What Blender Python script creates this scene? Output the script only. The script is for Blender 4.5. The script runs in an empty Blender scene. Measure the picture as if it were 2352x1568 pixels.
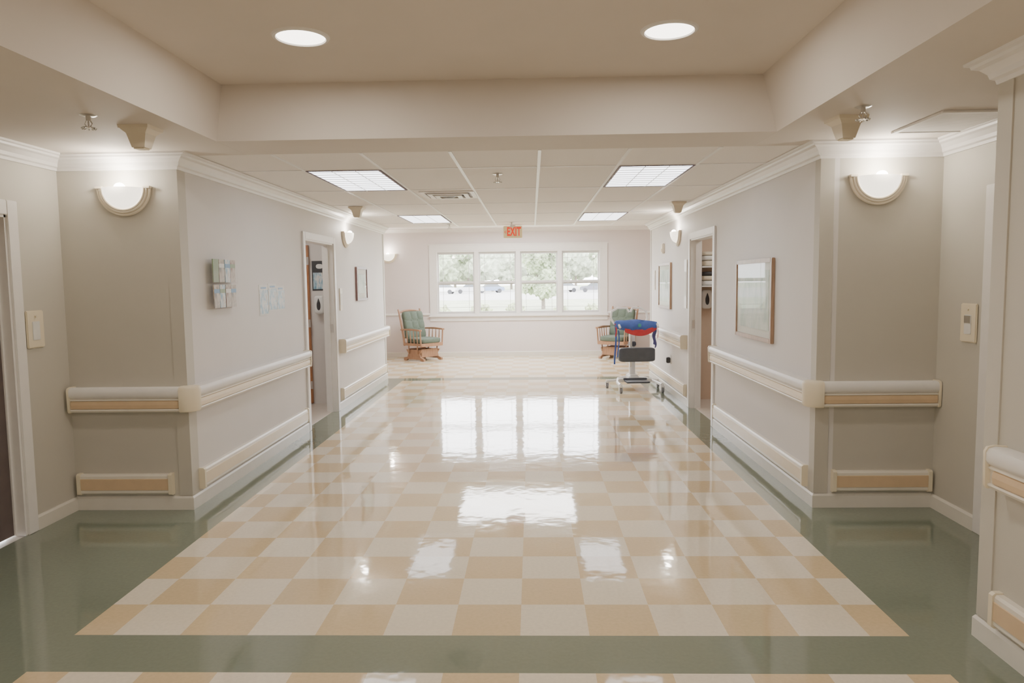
import bpy, bmesh, math, random
from mathutils import Vector, Matrix
random.seed(7)
S=bpy.context.scene
COL=S.collection
pi=math.pi
# ------------------------------------------------------------------ materials
def nt(name):
    m=bpy.data.materials.new(name); m.use_nodes=True
    n=m.node_tree; b=n.nodes['Principled BSDF']
    return m,n,b
def rgba(c,k=1.0): return (min(1,c[0]*k),min(1,c[1]*k),min(1,c[2]*k),1)
def mat(name,col,rough=.5,metal=0,var=.05,ns=12,bump=0,bs=60,emit=None,es=0,coat=0):
    m,n,b=nt(name)
    tc=n.nodes.new('ShaderNodeTexCoord')
    no=n.nodes.new('ShaderNodeTexNoise'); no.inputs['Scale'].default_value=ns; no.inputs['Detail'].default_value=3
    n.links.new(tc.outputs['Object'],no.inputs['Vector'])
    cr=n.nodes.new('ShaderNodeValToRGB')
    cr.color_ramp.elements[0].position=.3; cr.color_ramp.elements[1].position=.7
    cr.color_ramp.elements[0].color=rgba(col,1-var); cr.color_ramp.elements[1].color=rgba(col,1+var)
    n.links.new(no.outputs['Fac'],cr.inputs['Fac'])
    n.links.new(cr.outputs['Color'],b.inputs['Base Color'])
    b.inputs['Roughness'].default_value=rough; b.inputs['Metallic'].default_value=metal
    if coat: b.inputs['Coat Weight'].default_value=coat; b.inputs['Coat Roughness'].default_value=.08
    if bump:
        n2=n.nodes.new('ShaderNodeTexNoise'); n2.inputs['Scale'].default_value=bs
        n.links.new(tc.outputs['Object'],n2.inputs['Vector'])
        bp=n.nodes.new('ShaderNodeBump'); bp.inputs['Strength'].default_value=bump; bp.inputs['Distance'].default_value=.01
        n.links.new(n2.outputs['Fac'],bp.inputs['Height']); n.links.new(bp.outputs['Normal'],b.inputs['Normal'])
    if emit:
        b.inputs['Emission Color'].default_value=(*emit,1); b.inputs['Emission Strength'].default_value=es
    return m
def wood(name,c1,c2,rough=.4,sc=6):
    m,n,b=nt(name)
    tc=n.nodes.new('ShaderNodeTexCoord'); mp=n.nodes.new('ShaderNodeMapping'); mp.inputs['Scale'].default_value=(12,12,1.2)
    no=n.nodes.new('ShaderNodeTexNoise'); no.inputs['Scale'].default_value=sc; no.inputs['Detail'].default_value=6
    n.links.new(tc.outputs['Object'],mp.inputs['Vector']); n.links.new(mp.outputs['Vector'],no.inputs['Vector'])
    cr=n.nodes.new('ShaderNodeValToRGB'); cr.color_ramp.elements[0].position=.35; cr.color_ramp.elements[1].position=.65
    cr.color_ramp.elements[0].color=(*c1,1); cr.color_ramp.elements[1].color=(*c2,1)
    n.links.new(no.outputs['Fac'],cr.inputs['Fac']); n.links.new(cr.outputs['Color'],b.inputs['Base Color'])
    b.inputs['Roughness'].default_value=rough
    return m
def art(name,cols,scale=5):
    m,n,b=nt(name)
    tc=n.nodes.new('ShaderNodeTexCoord'); mp=n.nodes.new('ShaderNodeMapping'); mp.inputs['Scale'].default_value=(1.6,1.6,.8)
    no=n.nodes.new('ShaderNodeTexNoise'); no.inputs['Scale'].default_value=scale; no.inputs['Detail'].default_value=5; no.inputs['Distortion'].default_value=.6
    n.links.new(tc.outputs['Object'],mp.inputs['Vector']); n.links.new(mp.outputs['Vector'],no.inputs['Vector'])
    cr=n.nodes.new('ShaderNodeValToRGB')
    e=cr.color_ramp.elements
    e[0].position=.3; e[0].color=(*cols[0],1); e[1].position=.7; e[1].color=(*cols[-1],1)
    for i,c in enumerate(cols[1:-1]):
        k=e.new(.3+.4*(i+1)/(len(cols)-1)); k.color=(*c,1)
    n.links.new(no.outputs['Fac'],cr.inputs['Fac']); n.links.new(cr.outputs['Color'],b.inputs['Base Color'])
    b.inputs['Roughness'].default_value=.5
    return m
def floor_mat(name,c1,c2,check):
    m,n,b=nt(name)
    tc=n.nodes.new('ShaderNodeTexCoord')
    no=n.nodes.new('ShaderNodeTexNoise'); no.inputs['Scale'].default_value=55; no.inputs['Detail'].default_value=5
    n.links.new(tc.outputs['Object'],no.inputs['Vector'])
    if check:
        mp=n.nodes.new('ShaderNodeMapping'); k=1/.305
        mp.inputs['Scale'].default_value=(k,k,1); mp.inputs['Location'].default_value=(.064*k,-10.0,.5)
        ch=n.nodes.new('ShaderNodeTexChecker'); ch.inputs['Scale'].default_value=1
        ch.inputs['Color1'].default_value=(*c1,1); ch.inputs['Color2'].default_value=(*c2,1)
        n.links.new(tc.outputs['Object'],mp.inputs['Vector']); n.links.new(mp.outputs['Vector'],ch.inputs['Vector'])
        src=ch.outputs['Color']
    else:
        rg=n.nodes.new('ShaderNodeRGB'); rg.outputs[0].default_value=(*c1,1); src=rg.outputs[0]
    mr=n.nodes.new('ShaderNodeMapRange'); mr.inputs['From Min'].default_value=.3; mr.inputs['From Max'].default_value=.7
    mr.inputs['To Min'].default_value=.95; mr.inputs['To Max'].default_value=1.05
    n.links.new(no.outputs['Fac'],mr.inputs['Value'])
    mx=n.nodes.new('ShaderNodeVectorMath'); mx.operation='SCALE'
    n.links.new(src,mx.inputs[0]); n.links.new(mr.outputs['Result'],mx.inputs['Scale'])
    n.links.new(mx.outputs['Vector'],b.inputs['Base Color'])
    b.inputs['Roughness'].default_value=.06
    b.inputs['IOR'].default_value=1.7
    n2=n.nodes.new('ShaderNodeTexNoise'); n2.inputs['Scale'].default_value=7; n2.inputs['Detail'].default_value=2
    n.links.new(tc.outputs['Object'],n2.inputs['Vector'])
    bp=n.nodes.new('ShaderNodeBump'); bp.inputs['Strength'].default_value=.12; bp.inputs['Distance'].default_value=.01
    n.links.new(n2.outputs['Fac'],bp.inputs['Height']); n.links.new(bp.outputs['Normal'],b.inputs['Normal'])
    return m
def lens_mat(name,col,lo,hi,freq):
    m,n,b=nt(name)
    tc=n.nodes.new('ShaderNodeTexCoord'); sp=n.nodes.new('ShaderNodeSeparateXYZ')
    n.links.new(tc.outputs['Object'],sp.inputs[0])
    mu=n.nodes.new('ShaderNodeMath'); mu.operation='MULTIPLY'; mu.inputs[1].default_value=freq
    sn=n.nodes.new('ShaderNodeMath'); sn.operation='SINE'
    n.links.new(sp.outputs['Y'],mu.inputs[0]); n.links.new(mu.outputs[0],sn.inputs[0])
    mr=n.nodes.new('ShaderNodeMapRange'); mr.inputs['From Min'].default_value=-1; mr.inputs['From Max'].default_value=.4; mr.inputs['To Min'].default_value=lo; mr.inputs['To Max'].default_value=hi
    n.links.new(sn.outputs[0],mr.inputs['Value']); n.links.new(mr.outputs['Result'],b.inputs['Emission Strength'])
    b.inputs['Emission Color'].default_value=(*col,1); b.inputs['Base Color'].default_value=(.8,.8,.8,1)
    return m
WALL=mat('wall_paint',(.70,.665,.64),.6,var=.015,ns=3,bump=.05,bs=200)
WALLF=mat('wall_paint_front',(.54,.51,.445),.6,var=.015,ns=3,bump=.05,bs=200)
BACKW=mat('wall_paint_back',(.72,.65,.64),.6,var=.015,ns=3)
CEILF=mat('ceiling_paint',(.66,.60,.54),.75,var=.015,ns=3)
TILEC=mat('acoustic_tile',(.90,.86,.82),.9,var=.04,ns=160,bump=.2,bs=220)
TRIMW=mat('trim_white',(.82,.79,.76),.4,var=.02)
TRIMC=mat('trim_cream',(.74,.70,.63),.4,var=.02)
CREAM=mat('rail_cream',(.82,.73,.55),.35,var=.02)
CREAML=mat('rail_light_cream',(.84,.78,.68),.35,var=.02)
TANWASH=mat('rail_tan_light_washed',(.82,.69,.50),.4,var=.02)  # corridor strips: the tan paled in colour as if washed by light
TAN=mat('rail_tan',(.68,.50,.31),.45,var=.04)
GRID=mat('ceiling_grid_paint',(.93,.92,.91),.4,var=.01)
CHK=floor_mat('checker_tile',(.66,.505,.30),(.79,.71,.57),True)
GRN=floor_mat('green_tile',(.175,.205,.155),None,False)
ROOMF=mat('pale_floor',(.62,.56,.5),.3,var=.05)
WHITE=mat('white_plastic',(.8,.8,.78),.35,var=.02)
BEIGE=mat('beige_plastic',(.74,.66,.52),.45,var=.02)
METAL=mat('chrome',(.6,.58,.55),.3,metal=.9,var=.03)
DARK=mat('dark_plastic',(.03,.03,.035),.45,var=.1)
PURP=mat('dark_lamp_edge',(.10,.06,.09),.5,var=.1)
GREYP=mat('grey_louvre_gap',(.22,.19,.20),.5,var=.05)
WOODF=wood('frame_wood',(.30,.19,.12),(.43,.28,.18))
WOODK=wood('dark_frame_wood',(.13,.07,.07),(.2,.11,.1))
WOODC=wood('chair_wood',(.25,.13,.07),(.34,.19,.11))
WOODD=wood('door_wood',(.30,.12,.05),(.42,.19,.08))
DARKD=mat('dark_door',(.10,.075,.07),.5,var=.1)
CUSH=mat('sage_cushion',(.08,.108,.082),.85,var=.1,ns=30,bump=.2,bs=150)
BLUE=mat('sling_blue',(.05,.11,.42),.7,var=.12,ns=20)
RED=mat('sling_red',(.5,.03,.04),.7,var=.1)
NAVY=mat('strap_navy',(.06,.06,.22),.7,var=.1)
PAD=mat('knee_pad_dark',(.075,.085,.105),.55,var=.12)
PAPER=mat('paper_white',(.78,.77,.74),.6,var=.04)
MATB=mat('picture_mat',(.64,.66,.58),.7,var=.01)
ARTG=art('watercolour_green',[(.16,.26,.18),(.28,.38,.27),(.46,.53,.42),(.22,.32,.26)],4)
ARTB=art('brochure_print',[(.10,.15,.20),(.36,.30,.24),(.58,.54,.49),(.2,.22,.18)],14)
ARTC=art('poster_print',[(.13,.28,.40),(.34,.50,.60),(.74,.75,.74),(.36,.32,.27)],16)
ARTD=art('brochure_red',[(.20,.04,.06),(.38,.31,.26),(.62,.58,.53),(.3,.25,.2)],12)
GREENP=mat('brochure_green',(.24,.32,.2),.5); BLUEP=mat('brochure_blue',(.16,.3,.5),.5)
BULB=mat('sconce_glass',(.9,.85,.75),.3,emit=(1,.9,.74),es=2.2)
GLOW=mat('bulb_glow',(1,1,1),.4,emit=(1,.92,.8),es=16)
LENS=lens_mat('troffer_lens',(.92,.94,1),.5,4.6,50)
CANL=mat('can_lens',(.9,.9,.85),.4,emit=(1,.92,.8),es=5)
SKYL=mat('skylight_panel',(.9,.9,.9),.4,emit=(1,.98,.96),es=12)
EXITW=mat('exit_face',(.70,.60,.34),.4,emit=(1,.78,.4),es=.12)
EXITR=mat('exit_red',(.78,.04,.01),.4,emit=(1,.04,.0),es=.25)
LEAF=mat('leaves',(.28,.33,.21),.8,var=.4,ns=1.3); LEAF2=mat('leaves_pale',(.34,.38,.28),.8,var=.35,ns=1.6)
SHRUB=mat('shrub_leaves',(.3,.34,.2),.8,var=.4,ns=9)
BARK=mat('bark',(.2,.17,.14),.9,var=.3)
GRASS=mat('lawn',(.28,.31,.21),.95,var=.2,ns=.6); ASPH=mat('parking_asphalt',(.38,.37,.36),.9,var=.08,ns=.5)
CARM=[mat('car_paint_%s'%a,c,.25,metal=.3) for a,c in (('silver',(.5,.5,.52)),('blue',(.16,.2,.3)),('white',(.75,.75,.75)),('dark',(.12,.12,.14)))]
CGLASS=mat('car_window',(.10,.11,.12),.1)
CASTG=mat('caster_grey',(.22,.22,.24),.5); TEAL=mat('badge_teal',(.05,.3,.3),.5)
CLEAR=bpy.data.materials.new('clear_pane'); CLEAR.use_nodes=True
_n=CLEAR.node_tree; _n.nodes.clear()
_o=_n.nodes.new('ShaderNodeOutputMaterial'); _m=_n.nodes.new('ShaderNodeMixShader'); _t=_n.nodes.new('ShaderNodeBsdfTransparent'); _g=_n.nodes.new('ShaderNodeBsdfGlossy')
_g.inputs['Roughness'].default_value=.02; _m.inputs[0].default_value=.045
_n.links.new(_t.outputs[0],_m.inputs[1]); _n.links.new(_g.outputs[0],_m.inputs[2]); _n.links.new(_m.outputs[0],_o.inputs[0])
# ------------------------------------------------------------------ builder
class B:
    def __init__(s): s.bm=bmesh.new()
    def _merge(s,t,M=None):
        if M is not None: bmesh.ops.transform(t,matrix=M,verts=t.verts)
        me=bpy.data.meshes.new('tmp'); t.to_mesh(me); t.free(); s.bm.from_mesh(me); bpy.data.meshes.remove(me)
    def box(s,x0,x1,y0,y1,z0,z1,bev=0,M=None,seg=2):
        t=bmesh.new(); bmesh.ops.create_cube(t,size=1)
        bmesh.ops.scale(t,vec=(abs(x1-x0),abs(y1-y0),abs(z1-z0)),verts=t.verts)
        bmesh.ops.translate(t,vec=((x0+x1)/2,(y0+y1)/2,(z0+z1)/2),verts=t.verts)
        if bev: bmesh.ops.bevel(t,geom=t.edges[:],offset=bev,segments=seg,affect='EDGES')
        s._merge(t,M); return s
    def cyl(s,p0,p1,r0,r1=None,seg=20):
        r1=r0 if r1 is None else r1
        p0=Vector(p0);p1=Vector(p1);d=p1-p0
        t=bmesh.new(); bmesh.ops.create_cone(t,cap_ends=True,segments=seg,radius1=r0,radius2=r1,depth=d.length)
        M=Matrix.Translation((p0+p1)/2)@d.to_track_quat('Z','Y').to_matrix().to_4x4()
        s._merge(t,M); return s
    def sell(s,c,sz,e=.35,M=None,u=28,v=16,tuft=0):
        def sg(w,m): return math.copysign(abs(w)**m,w)
        t=bmesh.new(); rows=[]
        for j in range(v+1):
            ph=-pi/2+pi*j/v; row=[]
            for i in range(u):
                th=-pi+2*pi*i/u
                x=sg(math.cos(ph),e)*sg(math.cos(th),e); y=sg(math.cos(ph),e)*sg(math.sin(th),e); z=sg(math.sin(ph),e)
                row.append(t.verts.new((c[0]+x*sz[0]/2,c[1]+y*sz[1]/2,c[2]+z*sz[2]/2)))
            rows.append(row)
        for j in range(v):
            for i in range(u):
                a=rows[j][i];b=rows[j][(i+1)%u];c2=rows[j+1][(i+1)%u];d=rows[j+1][i]
                t.faces.new((a,b,c2,d))
        bmesh.ops.remove_doubles(t,verts=t.verts,dist=1e-5)
        s._merge(t,M); return s
    def tube(s,pts,r,seg=10,closed=False):
        pts=[Vector(p) for p in pts]; n=len(pts); rings=[]
        up=Vector((0,0,1)); prev=None
        for i,p in enumerate(pts):
            if closed: d=(pts[(i+1)%n]-pts[i-1]).normalized()
            else: d=(pts[min(i+1,n-1)]-pts[max(i-1,0)]).normalized()
            if prev is None:
                a=up if abs(d.dot(up))<.9 else Vector((1,0,0))
                x=d.cross(a).normalized()
            else:
                x=(prev-d*prev.dot(d)).normalized()
            prev=x; y=d.cross(x)
            rr=r[i] if isinstance(r,(list,tuple)) else r
            rings.append([s.bm.verts.new(p+(x*math.cos(2*pi*k/seg)+y*math.sin(2*pi*k/seg))*rr) for k in range(seg)])
        m=n if closed else n-1
        for i in range(m):
            A=rings[i];C=rings[(i+1)%n]
            for k in range(seg): s.bm.faces.new((A[k],A[(k+1)%seg],C[(k+1)%seg],C[k]))
        if not closed: s.bm.faces.new(rings[0]); s.bm.faces.new(rings[-1])
        return s
    def lathe(s,prof,M=None,seg=32,ang=2*pi,cap=False):
        t=bmesh.new(); full=abs(ang-2*pi)<1e-4; n=seg if full else seg+1; R=[]
        for i in range(n):
            a=ang*i/seg; R.append([t.verts.new((r*math.cos(a),r*math.sin(a),z)) for r,z in prof])
        for i in range(seg):
            A=R[i];C=R[(i+1)%n]
            for k in range(len(prof)-1):
                t.faces.new((A[k],C[k],C[k+1],A[k+1]))
        bmesh.ops.remove_doubles(t,verts=t.verts,dist=1e-5)
        s._merge(t,M); return s
    def prism(s,poly,y0,y1,M=None):
        t=bmesh.new(); a=[t.verts.new((x,y0,z)) for x,z in poly]; b=[t.verts.new((x,y1,z)) for x,z in poly]; n=len(poly)
        t.faces.new(a); t.faces.new(b[::-1])
        for i in range(n): t.faces.new((a[i],b[i],b[(i+1)%n],a[(i+1)%n]))
        s._merge(t,M); return s
    def sweep(s,path,prof,closed=False):
        P=[Vector((p[0],p[1])) for p in path]; n=len(P); rings=[]
        for i in range(n):
            def rn(a,b): d=(b-a).normalized(); return Vector((d.y,-d.x))
            if closed or 0<i<n-1:
                n1=rn(P[i-1],P[i]); n2=rn(P[i],P[(i+1)%n]); m=(n1+n2)/(1+n1.dot(n2))
            elif i==0: m=rn(P[0],P[1])
            else: m=rn(P[-2],P[-1])
            rings.append([s.bm.verts.new((P[i].x+m.x*o,P[i].y+m.y*o,z)) for o,z in prof])
        k=len(prof)
        for i in range(n if closed else n-1):
            A=rings[i];C=rings[(i+1)%n]
            for j in range(k): s.bm.faces.new((A[j],A[(j+1)%k],C[(j+1)%k],C[j]))
        if not closed: s.bm.faces.new(rings[0]); s.bm.faces.new(rings[-1][::-1])
        return s
    def done(s,name,m,parent=None,label=None,cat=None,kind=None,smooth=False,group=None,loc=None,rz=0):
        bmesh.ops.recalc_face_normals(s.bm,faces=s.bm.faces)
        me=bpy.data.meshes.new(name); s.bm.to_mesh(me); s.bm.free()
        ms=m if isinstance(m,list) else [m]
        for q in ms: me.materials.append(q)
        if smooth:
            for p in me.polygons: p.use_smooth=True
            try: me.set_sharp_from_angle(angle=math.radians(40))
            except Exception: pass
        o=bpy.data.objects.new(name,me); COL.objects.link(o)
        if parent: o.parent=parent
        if loc: o.location=loc; o.rotation_euler[2]=rz
        if label: o['label']=label
        if cat: o['category']=cat
        if kind: o['kind']=kind
        if group: o['group']=group
        return o
def thing(name,label,cat,loc=(0,0,0),rz=0,group=None):
    e=bpy.data.objects.new(name,None); COL.objects.link(e); e.empty_display_size=.1
    e.location=loc; e.rotation_euler[2]=rz; e['label']=label; e['category']=cat
    if group: e['group']=group
    return e
def dup(root,loc,rz=0,label=None,sc=None):
    def rec(o,par):
        c=o.copy(); COL.objects.link(c)
        if par: c.parent=par
        for ch in [q for q in bpy.data.objects if q.parent==o]: rec(ch,c)
        return c
    c=rec(root,None); c.location=loc; c.rotation_euler[2]=rz
    if label: c['label']=label
    if sc: c.scale=sc
    return c
# ------------------------------------------------------------------ room shell
LX,RX=-2.38,1.91
YF,YE,YB=4.84,11.6,15.0
YN=2.6
P=[(-2.4,-3),(-2.4,YN),(-3.2,YN),(-3.2,YF),(LX,YF),(LX,YE),(-4.6,YE),(-4.6,YB),(4.2,YB),(4.2,YE),(RX,YE),(RX,YF),(2.7,YF),(2.7,3.05),(1.92,3.05),(1.92,-3)]
names=['wall_left','wall_left_recess','wall_left_recess','wall_left_pilaster','wall_left','wall_left_alcove','wall_left_alcove','wall_back','wall_right_alcove','wall_right_alcove','wall_right','wall_right_pilaster','wall_right_recess','wall_right_recess','wall_right','wall_rear']
T=.12; H=3.0
DL=(7.52,8.60); DR=(7.60,8.68); DZ=2.03
OPEN={2:(3.35,4.33,0,2.0),4:(DL[0],DL[1],0,DZ),7:(-2.01,1.46,.86,2.21),10:(DR[0],DR[1],0,DZ),12:(3.35,4.27,0,2.0)}
n=len(P)
for i in range(n):
    a=Vector(P[i]);b=Vector(P[(i+1)%n]);d=(b-a);L=d.length;d.normalize();out=Vector((-d.y,d.x))
    pv=(a-Vector(P[i-1])).normalized(); nx=(Vector(P[(i+2)%n])-b).normalized()
    turn=lambda u,v:u.x*v.y-u.y*v.x
    e0=T if turn(pv,d)<0 else -T; e1=T if turn(d,nx)<0 else 0
    bb=B()
    def seg(s0,s1,z0,z1):
        p=a+d*s0;q=a+d*s1+out*T
        bb.box(min(p.x,q.x),max(p.x,q.x),min(p.y,q.y),max(p.y,q.y),z0,z1)
    if i in OPEN:
        w0,w1,z0,z1=OPEN[i]
        if abs(d.x)>.5: s0,s1=(w0-a.x)*d.x,(w1-a.x)*d.x
        else: s0,s1=(w0-a.y)*d.y,(w1-a.y)*d.y
        if s0>s1: s0,s1=s1,s0
        seg(-e0,s0,0,H); seg(s1,L+e1,0,H); seg(s0,s1,z1,H)
        if z0>0: seg(s0,s1,0,z0)
    else: seg(-e0,L+e1,0,H)
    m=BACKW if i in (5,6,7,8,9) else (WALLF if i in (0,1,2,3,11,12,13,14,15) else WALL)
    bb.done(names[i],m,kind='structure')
def rect(bb,x0,x1,y0,y1,z=0,mi=0):
    v=[bb.bm.verts.new(c) for c in ((x0,y0,z),(x1,y0,z),(x1,y1,z),(x0,y1,z))]
    f=bb.bm.faces.new(v); f.material_index=mi
fb=B(); CX0,CX1=-2.07,1.63; Y1=3.05; Y0=2.745; Y2=3.05+27*.305; Y3=Y2+.305
rect(fb,CX0,CX1,-3,Y0,0,0); rect(fb,CX0,CX1,Y0,Y1,0,1); rect(fb,CX0,CX1,Y1,Y2,0,0); rect(fb,CX0,CX1,Y2,Y3,0,1)
rect(fb,-4.6,4.2,Y3,YB,0,0)
rect(fb,-3.2,CX0,-3,YF,0,1); rect(fb,CX1,2.7,-3,YF,0,1)
rect(fb,-2.44,CX0,YF,Y3,0,1); rect(fb,CX1,1.97,YF,Y3,0,1)
fb.done('floor',[CHK,GRN],kind='structure')
B().box(-6,6,-3.2,15.1,-.2,-.004).done('floor_slab',ROOMF,kind='structure')
ZC=2.44; ZT=2.78; TX0,TX1,TY1,TY0=-1.93,1.49,4.46,-2.2
cb=B(); UX0,UX1=-1.885,1.40
cb.prism([(-3.2,ZC),(TX0,ZC),(UX0,ZT),(UX0,ZT+.05),(-3.2,ZT+.05)],-3,4.93)
cb.prism([(2.7,ZC),(TX1,ZC),(UX1,ZT),(UX1,ZT+.05),(2.7,ZT+.05)],-3,4.93)
cb.box(TX0+.0,TX1-.0,TY1,4.93,ZC+.0005,ZT); cb.box(TX0,TX1,-3,TY0,ZC+.0005,ZT)
cb.box(UX0,UX1,-3,4.93,ZT,ZT+.05)
cb.done('ceiling',CEILF,kind='structure')
B().box(LX,RX,4.93,YE,ZC+.004,2.72).done('ceiling_corridor',TILEC,kind='structure')
B().box(-4.6,4.2,YE,YB,2.66,2.72).done('ceiling_alcove',TILEC,kind='structure')
B().box(-6,6,-3.3,15.15,3.0,3.1).done('light_block_slab',CEILF,kind='structure')  # unseen slab added above the ceilings to stop sky light leaking in
gb=B(); GX=[.065+.61*k for k in range(-4,4)]; GY=[5.66+1.28*k for k in range(0,5)]
for x in GX:
    if LX+.1<x<RX-.1: gb.box(x-.012,x+.012,4.94,YE-.01,ZC-.002,ZC+.006)
for y in GY: gb.box(LX+.02,RX-.02,y-.009,y+.009,ZC-.001,ZC+.006)
gb.done('trim_1',GRID,kind='structure')
CR=[(0,-.105),(.012,-.105),(.016,-.088),(.03,-.08),(.036,-.06),(.058,-.036),(.078,-.028),(.082,-.016),(.098,-.012),(.1,0),(0,0)]
cz=lambda z:[(o,z+q) for o,q in CR]
B().sweep(P[:6],cz(ZC)).done('trim_2',TRIMW,kind='structure')
B().sweep(P[10:],cz(ZC)).done('trim_3',TRIMW,kind='structure')
B().sweep([(-4.6,YE),(-4.6,YB),(4.2,YB),(4.2,YE)],[(o,2.66+q*.7) for o,q in CR]).done('trim_4',TRIMW,kind='structure')
BP=[(0,0),(.016,0),(.016,.082),(.008,.095),(0,.095)]
def base(name,path,m=TRIMC): B().sweep(path,BP).done(name,m,kind='structure')
base('baseboard_left',[(-2.4,-3),(-2.4,YN),(-3.2,YN),(-3.2,3.27)])
base('baseboard_left',[(-3.2,4.42),(-3.2,YF),(LX,YF),(LX,DL[0]-.08)])
base('baseboard_left',[(LX,DL[1]+.08),(LX,YE),(-4.6,YE),(-4.6,YB)])
base('baseboard_back',[(-4.6,YB),(4.2,YB)])
base('baseboard_right',[(4.2,YB),(4.2,YE),(RX,YE),(RX,DR[1]+.08)])
base('baseboard_right',[(RX,DR[0]-.08),(RX,YF),(2.7,YF),(2.7,4.36)])
base('baseboard_right',[(2.7,3.27),(2.7,3.05),(1.92,3.05),(1.92,-3)])
B().sweep([(-4.6,YB),(-2.13,YB)],[(0,.86),(.02,.865),(.028,.885),(.02,.905),(0,.91)]).done('trim_5',TRIMW,kind='structure')
B().sweep([(1.58,YB),(4.2,YB)],[(0,.86),(.02,.865),(.028,.885),(.02,.905),(0,.91)]).done('trim_6',TRIMW,kind='structure')
def guard(name,cx,cy,sx,sy):
    g=.006; w=.085; bb=B()
    x0,x1=sorted((cx+sx*g,cx-sx*w)); y0,y1=sorted((cy+sy*g,cy-sy*.004)); bb.box(x0,x1,y0,y1,.1,ZC-.1)
    x0,x1=sorted((cx+sx*g,cx-sx*.004)); y0,y1=sorted((cy-sy*.004,cy-sy*w)); bb.box(x0,x1,y0,y1,.1,ZC-.1)
    bb.done(name,WALLF,kind='structure')
guard('trim_7',LX,YF,1,-1); guard('trim_8',RX,YF,-1,-1); guard('trim_9',1.92,3.05,-1,1); guard('trim_10',LX,YE,1,1); guard('trim_11',RX,YE,-1,1)
def casing(name,x,sx,y0,y1,z,w=.075,m=TRIMW):
    bb=B(); a,b=sorted((x,x+sx*.018)); 
    bb.box(a,b,y0-w,y0,0,z+w,.004); bb.box(a,b,y1,y1+w,0,z+w,.004); bb.box(a,b,y0,y1,z,z+w,.004)
    a,b=sorted((x+sx*.004,x-sx*(T+.005)))
    bb.box(a,b,y0-.002,y0+.015,0,z); bb.box(a,b,y1-.015,y1+.002,0,z); bb.box(a,b,y0,y1,z-.015,z+.002)
    a,b=sorted((x-sx*.05,x-sx*.075)); bb.box(a,b,y0+.014,y0+.03,0,z-.01); bb.box(a,b,y1-.03,y1-.014,0,z-.01)
    return bb.done(name,m,kind='structure')
casing('trim_12',LX,1,DL[0],DL[1],DZ); casing('trim_13',RX,-1,DR[0],DR[1],DZ)
casing('trim_14',-3.2,1,3.35,4.33,2.0,.09); casing('trim_15',2.7,-1,3.35,4.27,2.0,.09)
def slab_door(name,x,sx,y0,y1,hy):
    e=thing(name,'',''); del e['label']; del e['category']; e['kind']='structure'; e.location=(x,(y0+y1)/2,0)
    w=(y1-y0)/2
    B().box(-.02,.02,-w+.017,w-.017,.008,1.984,.002).done('door_panel',DARKD,parent=e)
    h=B(); h.cyl((sx*.02,hy,1.0),(sx*.075,hy,1.0),.012); h.cyl((sx*.02,hy,1.0),(sx*.028,hy,1.0),.032)
    h.tube([(sx*.07,hy,1.0),(sx*.075,hy-.05*math.copysign(1,hy),1.0),(sx*.07,hy-.11*math.copysign(1,hy),.995)],.011)
    h.box(*sorted((sx*.02,sx*.024)),hy-.03,hy+.03,.9,1.1)
    h.done('door_handle',METAL,parent=e)
slab_door('door_1',-3.28,1,3.35,4.33,-.40); slab_door('door_2',2.78,-1,3.35,4.27,-.38)
def room(nm,x0,x1,y0,y1,wm,side):
    bb=B(); g=.1
    ax=x0-(T if side<0 else g); bx=x1+(g if side<0 else T)
    bb.box(ax,bx,y0-T,y0,0,H); bb.box(ax,bx,y1,y1+T,0,H)
    if side<0: bb.box(x0-T,x0,y0,y1,0,H)
    else: bb.box(x1,x1+T,y0,y1,0,H)
    bb.done('wall_'+nm+'_room',wm,kind='structure')
    B().box(x0,x1,y0,y1,2.44,2.5).done('ceiling_'+nm+'_room',TILEC,kind='structure')
    q=B().box(x0,x1,y0,y1,-.003,.001)
    if side<0: q.box(x1,x1+.06,DL[0],DL[1],-.003,.001)
    else: q.box(x0-.06,x0,DR[0],DR[1],-.003,.001)
    q.done('floor_'+nm+'_room',ROOMF,kind='structure')
TANW=mat('wall_paint_tan',(.60,.47,.36),.6,var=.02)
room('left',-4.4,-2.5,7.2,9.2,WALL,-1); room('right',2.03,4.0,7.3,9.3,TANW,1)
def cl(nm,x,y,pw):
    l=bpy.data.lights.new(nm,'AREA'); l.energy=pw; l.size=.5; l.color=(1,.93,.85)
    o=bpy.data.objects.new(nm,l); COL.objects.link(o); return o
for x,y in ((-3.1,8.2),(2.7,8.3)):
    t=thing('ceiling_light','round white flush ceiling light in the side room','ceiling light',(x,y,2.44))
    B().lathe([(0,-.06),(.1,-.055),(.15,-.03),(.16,0),(0,0)]).done('lamp_shade',CANL,parent=t,smooth=True)
    o=cl('room_lamp',0,0,6); o.parent=t; o.location=(0,0,-.08)
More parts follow.
